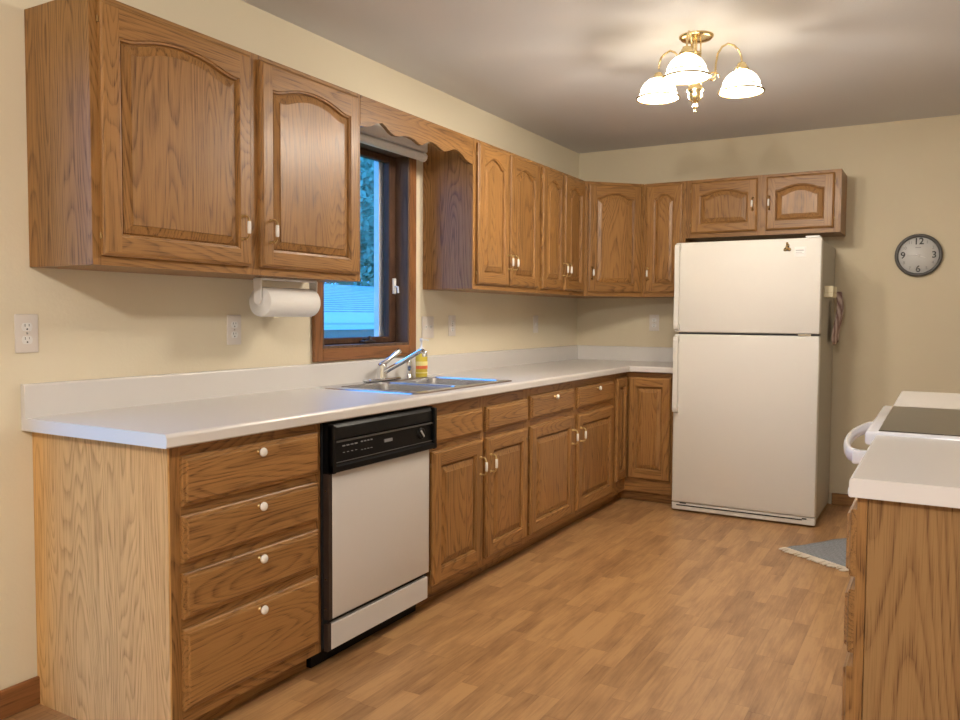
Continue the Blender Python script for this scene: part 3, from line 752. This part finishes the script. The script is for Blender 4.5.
bar_handle(fz_, 1.150, 1.680); bar_handle(fd_, .640, 1.118)
MB().box((w-.09, .012, zf(1.687)), (w-.012, .10, zf(1.698)), 0, .004, 2).build('top_hinge_cover', M['white'], fr_)
MB().box((w-.115, -.0015, zf(1.1275)), (w-.045, .02, zf(1.1370)), 0, .001).build('middle_hinge', M['chrome'], fr_)
g = MB(); g.box((0, .006, .012), (w, .06, zf(.080)), 0, .004)
gr = g.build('grille', M['appliance'], fr_)
g = MB(); g.box((.03, .003, .038), (w-.07, .008, .044)); g.box((.05, .0045, .052), (.09, .008, .058)); g.box((w-.07, .0045, .044), (w-.045, .008, .052)); g.build('vent_slot', M['black_matte'], gr)
MB().lathe([(.004,0),(.003,.002)], (w-.032, -.0, zf(.63)), (0,-1,0), 10).build('door_plug', M['white'], fd_)
# things on the refrigerator
mg = thing('fridge_magnet', 'small brown and gold figure magnet on the freezer door', 'magnet', (1.604, FY-.0005, 1.618))
m = MB()
for (x, z, r_) in ((-.010, .004, .010), (.012, .004, .010), (0, .014, .012), (.003, .028, .010), (0, .040, .007)):
    m.lathe([(r_, 0), (r_*.9, .003), (r_*.3, .005)], (x, 0, z), (0,-1,0), 12)
m.build('figure', M['brass_dull'], mg)
m = MB(); m.lathe([(.005,.005),(.003,.007)], (-.010,0,.010), (0,-1,0), 8); m.lathe([(.005,.005),(.003,.007)], (.008,0,.020), (0,-1,0), 8); m.lathe([(.004,.004),(.003,.006)], (.0,0,.032), (0,-1,0), 8)
m.box((-.018,-.004,-.004),(.02,-.001,.0)); m.build('dark_spots', M['ink'], mg)
nt = thing('note', 'small white printed note magnet on the freezer door', 'note', (1.677, FY-.0005, 1.606))
m = MB(); m.box((-.031, -.002, -.027), (.031, 0, .030)); m.build('paper', M['white'], nt)
m = MB()
m.box((-.026, -.0024, .006), (.018, -.0019, .013)); m.box((-.026, -.0024, -.004), (.010, -.0019, -.001)); m.box((-.026, -.0024, -.012), (.020, -.0019, -.0095)); m.box((.024, -.0024, -.022), (.026, -.0019, .026)); m.build('print', M['print'], nt)
# cream holder on the refrigerator's side and the towel hanging on it
XS = FX1-.004
hd = thing('magnetic_holder', 'cream U-shaped magnetic holder on the refrigerator side', 'holder', (XS, -.46, 1.352))
m = MB(); m.box((.0005, -.09, 0), (.050, .09, .024), 0, .003); m.box((.0005, -.09, .024), (.050, -.075, .066), 0, .003); m.box((.0005, .075, .024), (.050, .09, .066), 0, .003); m.box((.0005, -.076, .02), (.010, .076, .066), 0, .002)
m.build('bracket', M['cream'], hd)
def towel():
    m = MB(); nu, nv = 22, 16; vs = []
    for j in range(nv+1):
        v = j/nv; z = -.30*v
        for i in range(nu+1):
            u = i/nu-.5; wdt = .030+.075*min(1, v*1.3)
            vs.append((.030+.014*math.sin(u*17+v*1.2)*(1-.3*v)+.012*math.sin(v*5), u*2*wdt, z - .03*abs(u)*v + (.02*math.sin(u*7) if j == nv else 0)))
    fs = [(j*(nu+1)+i, j*(nu+1)+i+1, (j+1)*(nu+1)+i+1, (j+1)*(nu+1)+i) for j in range(nv) for i in range(nu)]
    m.add(vs, fs, 0, True)
    return m.build('hanging_towel', M['towel'], None, (XS+.016, -.215, 1.392))
tw = towel(); md = tw.modifiers.new('thick', 'SOLIDIFY'); md.thickness = .004
tag(tw, 'mauve and white striped towel hanging beside the refrigerator', 'towel')

# ---------------------------------------------------------------- clock
ck = thing('wall_clock', 'round grey wall clock with silver dial on the back wall', 'clock', (2.252, 0, 1.617))
R = .130
MB().lathe([(R*.96,0),(R,.006),(R,.020),(R*.95,.030),(R*.88,.030),(R*.845,.020),(R*.84,.012)], (0,-.001,0), (0,-1,0), 56, caps=False).build('rim', M['clockgrey'], ck)
MB().lathe([(R*.90,0),(R*.86,.012),(.0001,.012)], (0,-.001,0), (0,-1,0), 56, caps=True).build('dial', M['clockface'], ck)
ROTX = (PI/2, 0, 0)
for k in range(1, 13):
    a = 2*PI*k/12; big = k % 3 == 0; rad = .084 if big else .090
    text_mesh(str(k), .056 if big else .026, M['ink'] if big else M['grey'], 'numeral', ck, (rad*math.sin(a), -.0136, rad*math.cos(a)), ROTX, bold=.0008 if big else 0)
MB().box((-.018, -.0142, .046), (.012, -.0132, .050)).build('dial_mark', M['grey'], ck)
def hand(name, ang, ln, wd_, yy):
    m = MB(); d = Vector((math.sin(ang), 0, math.cos(ang))); q = Vector((d.z, 0, -d.x))*wd_
    m.add([(-d*.015+q+Vector((0,yy,0))), (-d*.015-q+Vector((0,yy,0))), (d*ln-q*.4+Vector((0,yy,0))), (d*ln+q*.4+Vector((0,yy,0))),
           (-d*.015+q+Vector((0,yy+.001,0))), (-d*.015-q+Vector((0,yy+.001,0))), (d*ln-q*.4+Vector((0,yy+.001,0))), (d*ln+q*.4+Vector((0,yy+.001,0)))],
          [(0,1,2,3),(7,6,5,4),(0,4,5,1),(1,5,6,2),(2,6,7,3),(3,7,4,0)]); m.build(name, M['print'] if 'minute' in name else M['white'], ck)
hand('minute_hand', math.radians(268), .062, .0022, -.018); hand('hour_hand', math.radians(112), .042, .0028, -.016)
MB().lathe([(.005,0),(.005,.008),(.0001,.0085)], (0,-.013,0), (0,-1,0), 14).build('hand_hub', M['white'], ck)

# ---------------------------------------------------------------- chandelier
CHX, CHY = 1.432, -2.10
ch = thing('chandelier', 'polished brass three-arm ceiling light with lit white glass shades', 'chandelier', (CHX, CHY, H))
MB().lathe([(.074,0),(.074,-.004),(.066,-.012),(.060,-.014),(.030,-.020),(.012,-.022)][::1], (0,0,0), n=36).build('canopy', M['brass'], ch)
m = MB()
for k in range(3):
    a = 2*PI*k/3+.5; m.cyl((.020*math.cos(a), .020*math.sin(a), -.018), (.020*math.cos(a), .020*math.sin(a), -.085), .0035, 8)
m.cyl((0,0,-.02), (0,0,-.09), .005, 8)
m.build('stem', M['brass'], ch)
MB().lathe([(.012,-.066),(.024,-.070),(.024,-.078),(.020,-.084),(.023,-.10),(.023,-.170),(.030,-.178),(.035,-.186),(.035,-.196),(.026,-.204),(.031,-.220),(.037,-.228),(.037,-.236),(.028,-.243),(.032,-.256),(.024,-.272),(.014,-.282),(.007,-.288),(.012,-.298),(.008,-.308),(.003,-.314),(.0055,-.320),(.0005,-.328)], (0,0,0), n=32).build('column', M['brass'], ch)
for phi in (20, 140, -100):
    a = math.radians(phi)+YAW-.26; d = Vector((math.cos(a), math.sin(a), 0))
    dzl = .012 if phi == 140 else 0
    P = lambda r_, z: tuple(d*r_*(1.04 if dzl else 1)+Vector((0,0,z+(dzl if z < -.05 else dzl*.3))))
    arm = MB()
    arm.tube([P(.02,-.150), P(.045,-.158), P(.070,-.172), P(.082,-.168), P(.088,-.150), P(.090,-.11), P(.098,-.070), P(.116,-.040), P(.142,-.026), P(.170,-.032), P(.192,-.052), P(.203,-.078), P(.206,-.100)], .0045, 10)
    sc_ = [P(.082-.0+-.004+.028*math.cos(t)*(1-t/9), -.172+.026*math.sin(t)*(1-t/9)) for t in [k*.45 for k in range(15)]]
    arm.tube(sc_, .0035, 8)
    ao = arm.build('arm', M['brass'], ch)
    c0 = d*.206*(1.04 if dzl else 1)+Vector((0,0,dzl-.008))
    MB().lathe([(.006,-.092),(.017,-.097),(.019,-.104),(.023,-.107),(.024,-.113),(.030,-.118),(.032,-.126),(.028,-.130)], (c0[0], c0[1], -.010), n=24).build('socket_cap', M['brass'], ch)
    sh = MB(); sh.lathe([(.026,-.134),(.045,-.141),(.064,-.157),(.077,-.178),(.083,-.200),(.088,-.213),(.095,-.222),(.093,-.2235),(.085,-.213),(.080,-.200),(.074,-.179),(.061,-.159),(.043,-.144),(.026,-.138)], c0, n=40, caps=False)
    so_ = sh.build('glass_shade', M['shade'], ch)
    MB().lathe([(.0925,-.2200),(.0985,-.2200),(.0990,-.2265),(.0925,-.2265)], c0, n=40, caps=False).build('brass_rim', M['brass_dull'], so_)
    MB().lathe([(.0825,-.1985),(.0850,-.1985),(.0858,-.2030),(.0825,-.2030)], c0, n=40, caps=False).build('brass_band', M['brass_dull'], so_)
    bb = MB(); bb.sphere((c0[0], c0[1], -.178), .024, 12); bb.cyl((c0[0], c0[1], -.155), (c0[0], c0[1], -.125), .012); bb.build('bulb', M['bulb'], ch)
    point('chandelier_bulb', (CHX+c0[0], CHY+c0[1], H-.250), CHAND_W, WARM, .05)

# dining lamp behind the camera (same room, out of view)
dl = thing('ceiling_lamp', 'white glass flush ceiling lamp behind the camera', 'lamp', (2.05, -6.25, H))
MB().lathe([(.15,0),(.15,-.02),(.14,-.03)], (0,0,0), n=32).build('base', M['brass'], dl)
MB().lathe([(.138,-.022),(.13,-.06),(.10,-.09),(.05,-.105),(.0005,-.11)], (0,0,0), n=32, caps=False).build('glass_bowl', M['shade'], dl)

# ---------------------------------------------------------------- right run: cabinet, counters and range
RX = 2.247; RB = 2.875
def right_cabinet(label, y0, y1):      # y0 near end (more negative), y1 far end
    r = thing('base_cabinet', label, 'cabinet', (RX+.014, y1, FZ), -R90); w = y1-y0
    MB().box((.001, .019, zf(TK)), (w-.006, .585, zf(CB)-.001)).build('body', M['oak_v'], r)
    f = MB(); f.box((0, 0, zf(TK)), (.034, .0185, zf(CB)-.001)); f.box((w-.034, 0, zf(TK)), (w, .0185, zf(CB)-.001))
    for a_, b_ in ((.095, .145), (.355, .40), (.512, .556), (.672, .712), (.836, .875)): f.box((.001, .0003, zf(a_)), (w-.001, .018, zf(b_)), 1)
    f.build('face_frame', [M['oak_v'], M['oak_h']], r)
    MB().box((0.001, .064, .0005), (w-.006, .080, zf(TK))).build('toe_kick', M['oak_h'], r)
    MB().prism([(.021, zf(TK)), (.021, zf(CB)-.001), (.585, zf(CB)-.001), (.585, .0005), (.064, .0005), (.064, zf(TK))], w-.006, w, 'yz').build('end_panel', M['oak_panel2'], r)
    for a_, b_ in ((.706, .843), (.549, .679)): drawer_part(r, .030, w-.020, zf(a_), zf(b_))
    door_part(r, .030, w-.020, zf(.137), zf(.520), A=0)
    return r
M['oak_panel2'] = oak('tan_oak_veneer', 2, (0.30, 0.170, 0.066), (0.11, 0.050, 0.015), rough=.6, coat=0, spec=.2, ring=24, across=5, along=.6, seed=9)
YN = -3.927; YR0, YR1 = -3.243, -2.480; YF = -1.690
right_cabinet('oak base cabinet at the lower right with pale end panel facing the room', YN+.022, YR0-.006)
right_cabinet('oak base cabinet beyond the range on the right side', YR1+.006, YF-.02)
def right_counter(label, y0, y1):
    r = thing('countertop', label, 'countertop', (RX, y0, CB)); L_ = y1-y0
    m = MB(); R_ = .006; pts = [(.003, 0), (RB-RX, 0), (RB-RX, t1), (R_, t1), (R_*.3, t1-R_*.3), (0, t1-R_), (0, .003)]
    m.prism(pts, 0, L_, 'xz'); m.build('worktop', M['laminate'], r); return r
right_counter('off-white countertop at lower right, nearer than the range', YN, YR0-.002)
right_counter('off-white countertop beyond the range at the right edge', YR1+.002, YF)
# range
rg = thing('range', 'white freestanding range with dark glass cooktop on the right', 'stove', (RX+.025, YR1, FZ), -R90)
w = YR1-YR0
MB().box((.002, 0, .03), (w-.002, .60, zf(.895)), 0, .004).build('oven_body', M['range_white'], rg)
m = MB(); m.box((.0, -.050, zf(.884)), (w, .60, zf(.922)), 0, .008, 2); m.build('cooktop_rim', M['range_white'], rg)
MB().box((.030, -.018, zf(.9215)), (w-.022, .585, zf(.9245)), 0, .001).build('cooktop_glass', M['cookglass'], rg)
od = MB().box((.006, -.036, zf(.20)), (w-.006, -.001, zf(.875)), 0, .006, 2).build('oven_door', M['range_white'], rg)
MB().box((.12, -.038, zf(.36)), (w-.12, -.030, zf(.70)), 0, .004).build('oven_window', M['black'], od)
m = MB(); bw = [(.020+(w-.04)*k/20, -.036-.038-.046*math.sin(PI*k/20)**.6 if 0 < k < 20 else -.062) for k in range(21)]
vs = []
for x_, y_ in bw:
    for a_ in range(12):
        t_ = 2*PI*a_/12; vs.append((x_, y_+.010*math.cos(t_), zf(.848)+.019*math.sin(t_)))
m.add(vs, [(i_*12+k, i_*12+(k+1)%12, (i_+1)*12+(k+1)%12, (i_+1)*12+k) for i_ in range(20) for k in range(12)], 0, True)
for x_ in (.020, w-.020): m.box((x_-.014, -.082, zf(.828)), (x_+.014, -.030, zf(.866)), 0, .006, 2)
m.build('handle', M['range_white'], od)
MB().box((.006, -.030, .02), (w-.006, -.001, zf(.19)), 0, .005, 2).build('storage_drawer', M['range_white'], rg)

# ---------------------------------------------------------------- rug
ang = math.atan2(.41, .275)
rc = Vector((1.715, -1.235, FZ)); ex = Vector((math.cos(ang), math.sin(ang), 0)); ey = Vector((ex.y, -ex.x, 0))
rug = thing('rug', 'small blue-grey woven rug with cream fringe on the floor by the range', 'rug', rc, ang)
LN, WD = .86, .58
m = MB(); nu, nv = 30, 20; vs = []
for j in range(nv+1):
    for i in range(nu+1):
        vs.append((LN*i/nu, -WD*j/nv+.004*math.sin(i*.7), .006+.0015*math.sin(i*1.1+j*.8)))
m.add(vs, [(j*(nu+1)+i, j*(nu+1)+i+1, (j+1)*(nu+1)+i+1, (j+1)*(nu+1)+i) for j in range(nv) for i in range(nu)], 0, True)
ro = m.build('woven_field', M['rug'], rug); md = ro.modifiers.new('t', 'SOLIDIFY'); md.thickness = .005; md.offset = -1
for side in (0, 1):
    m = MB(); rnd_ = random.Random(3+side)
    for k in range(58):
        yy = -WD*(k+.5)/58; x0 = 0 if side == 0 else LN; sg = -1 if side == 0 else 1
        l_ = .045+.02*rnd_.random(); dy = rnd_.uniform(-.012, .012)
        m.tube([(x0, yy, .006), (x0+sg*l_*.4, yy+dy*.4, .007), (x0+sg*l_, yy+dy, .005)], [.0042, .0042, .0036], 5)
    m.build('fringe', M['fringe'], rug)

# ---------------------------------------------------------------- outside the window
gd = struct(MB().box((-60, -30, -1.3), (-.2, 60, -1.2)).build('ground', M['grass']))
nb = thing('neighbour_house', 'neighbouring house with low shingled roof seen through the window', 'house', (-8, 9, -1.2))
MB().box((-6, -9, 0), (-.6, 9, 2.15)).build('siding_wall', M['siding'], nb)
MB().prism([(0, 2.42), (-.05, 2.52), (-4.5, 3.30), (-9, 2.5), (-9, 2.3), (-4.5, 3.1)], -9.5, 9.5, 'xz').build('roof', M['shingle'], nb)
MB().box((-.02, -9.5, 2.28), (.03, 9.5, 2.50)).build('fascia', M['soffit'], nb)
MB().box((-.6, -9.5, 2.15), (0, 9.5, 2.28)).build('eave', M['soffit'], nb)
rl = random.Random(11)
def tree(name, label, x, y, h, rad, nl, seed):
    t = thing(name, label, 'tree', (x, y, -1.2)); m = MB(); m.tube([(0,0,0),(.05,.02,h*.35),(0,.05,h*.8)], [.18,.14,.05], 10)
    rl = random.Random(seed); bl = []
    for k in range(9):
        a = k*2.4; e = (rad*.6*math.cos(a), rad*.6*math.sin(a), h*(.55+.045*k)); m.tube([(0,.02,h*.35+k*.1), (e[0]*.5, e[1]*.5, e[2]-.5), e], [.05,.035,.012], 6)
    m.build('trunk', M['bark'], t)
    m = MB()
    blobs = [(rl.uniform(-.6,.6)*rad, rl.uniform(-.6,.6)*rad, h*rl.uniform(.35, .92), rad*rl.uniform(.28,.5)) for _ in range(22)]
    for k in range(nl):
        bx_, by_, bz_, br_ = rl.choice(blobs); d = Vector((rl.gauss(0,1), rl.gauss(0,1), rl.gauss(0,1))).normalized()*br_*(.6+.4*rl.random())
        c_ = Vector((bx_, by_, bz_))+d; u_ = Vector((rl.gauss(0,1), rl.gauss(0,1), rl.gauss(0,1))).normalized(); v_ = u_.orthogonal().normalized(); s_ = rl.uniform(.09, .17)
        m.add([c_-u_*s_*1.4, c_+v_*s_*.6, c_+u_*s_*1.4, c_-v_*s_*.6], [(0,1,2,3)])
    m.build('foliage', M['leaf'], t)
tree('leafy_tree', 'leafy tree outside, behind the roof, left in the window view', -20, 18, 11, 4.6, 15000, 2)
tree('leafy_tree', 'leafy tree outside, behind the roof, right in the window view', -22, 28, 10.5, 4.6, 12000, 5)
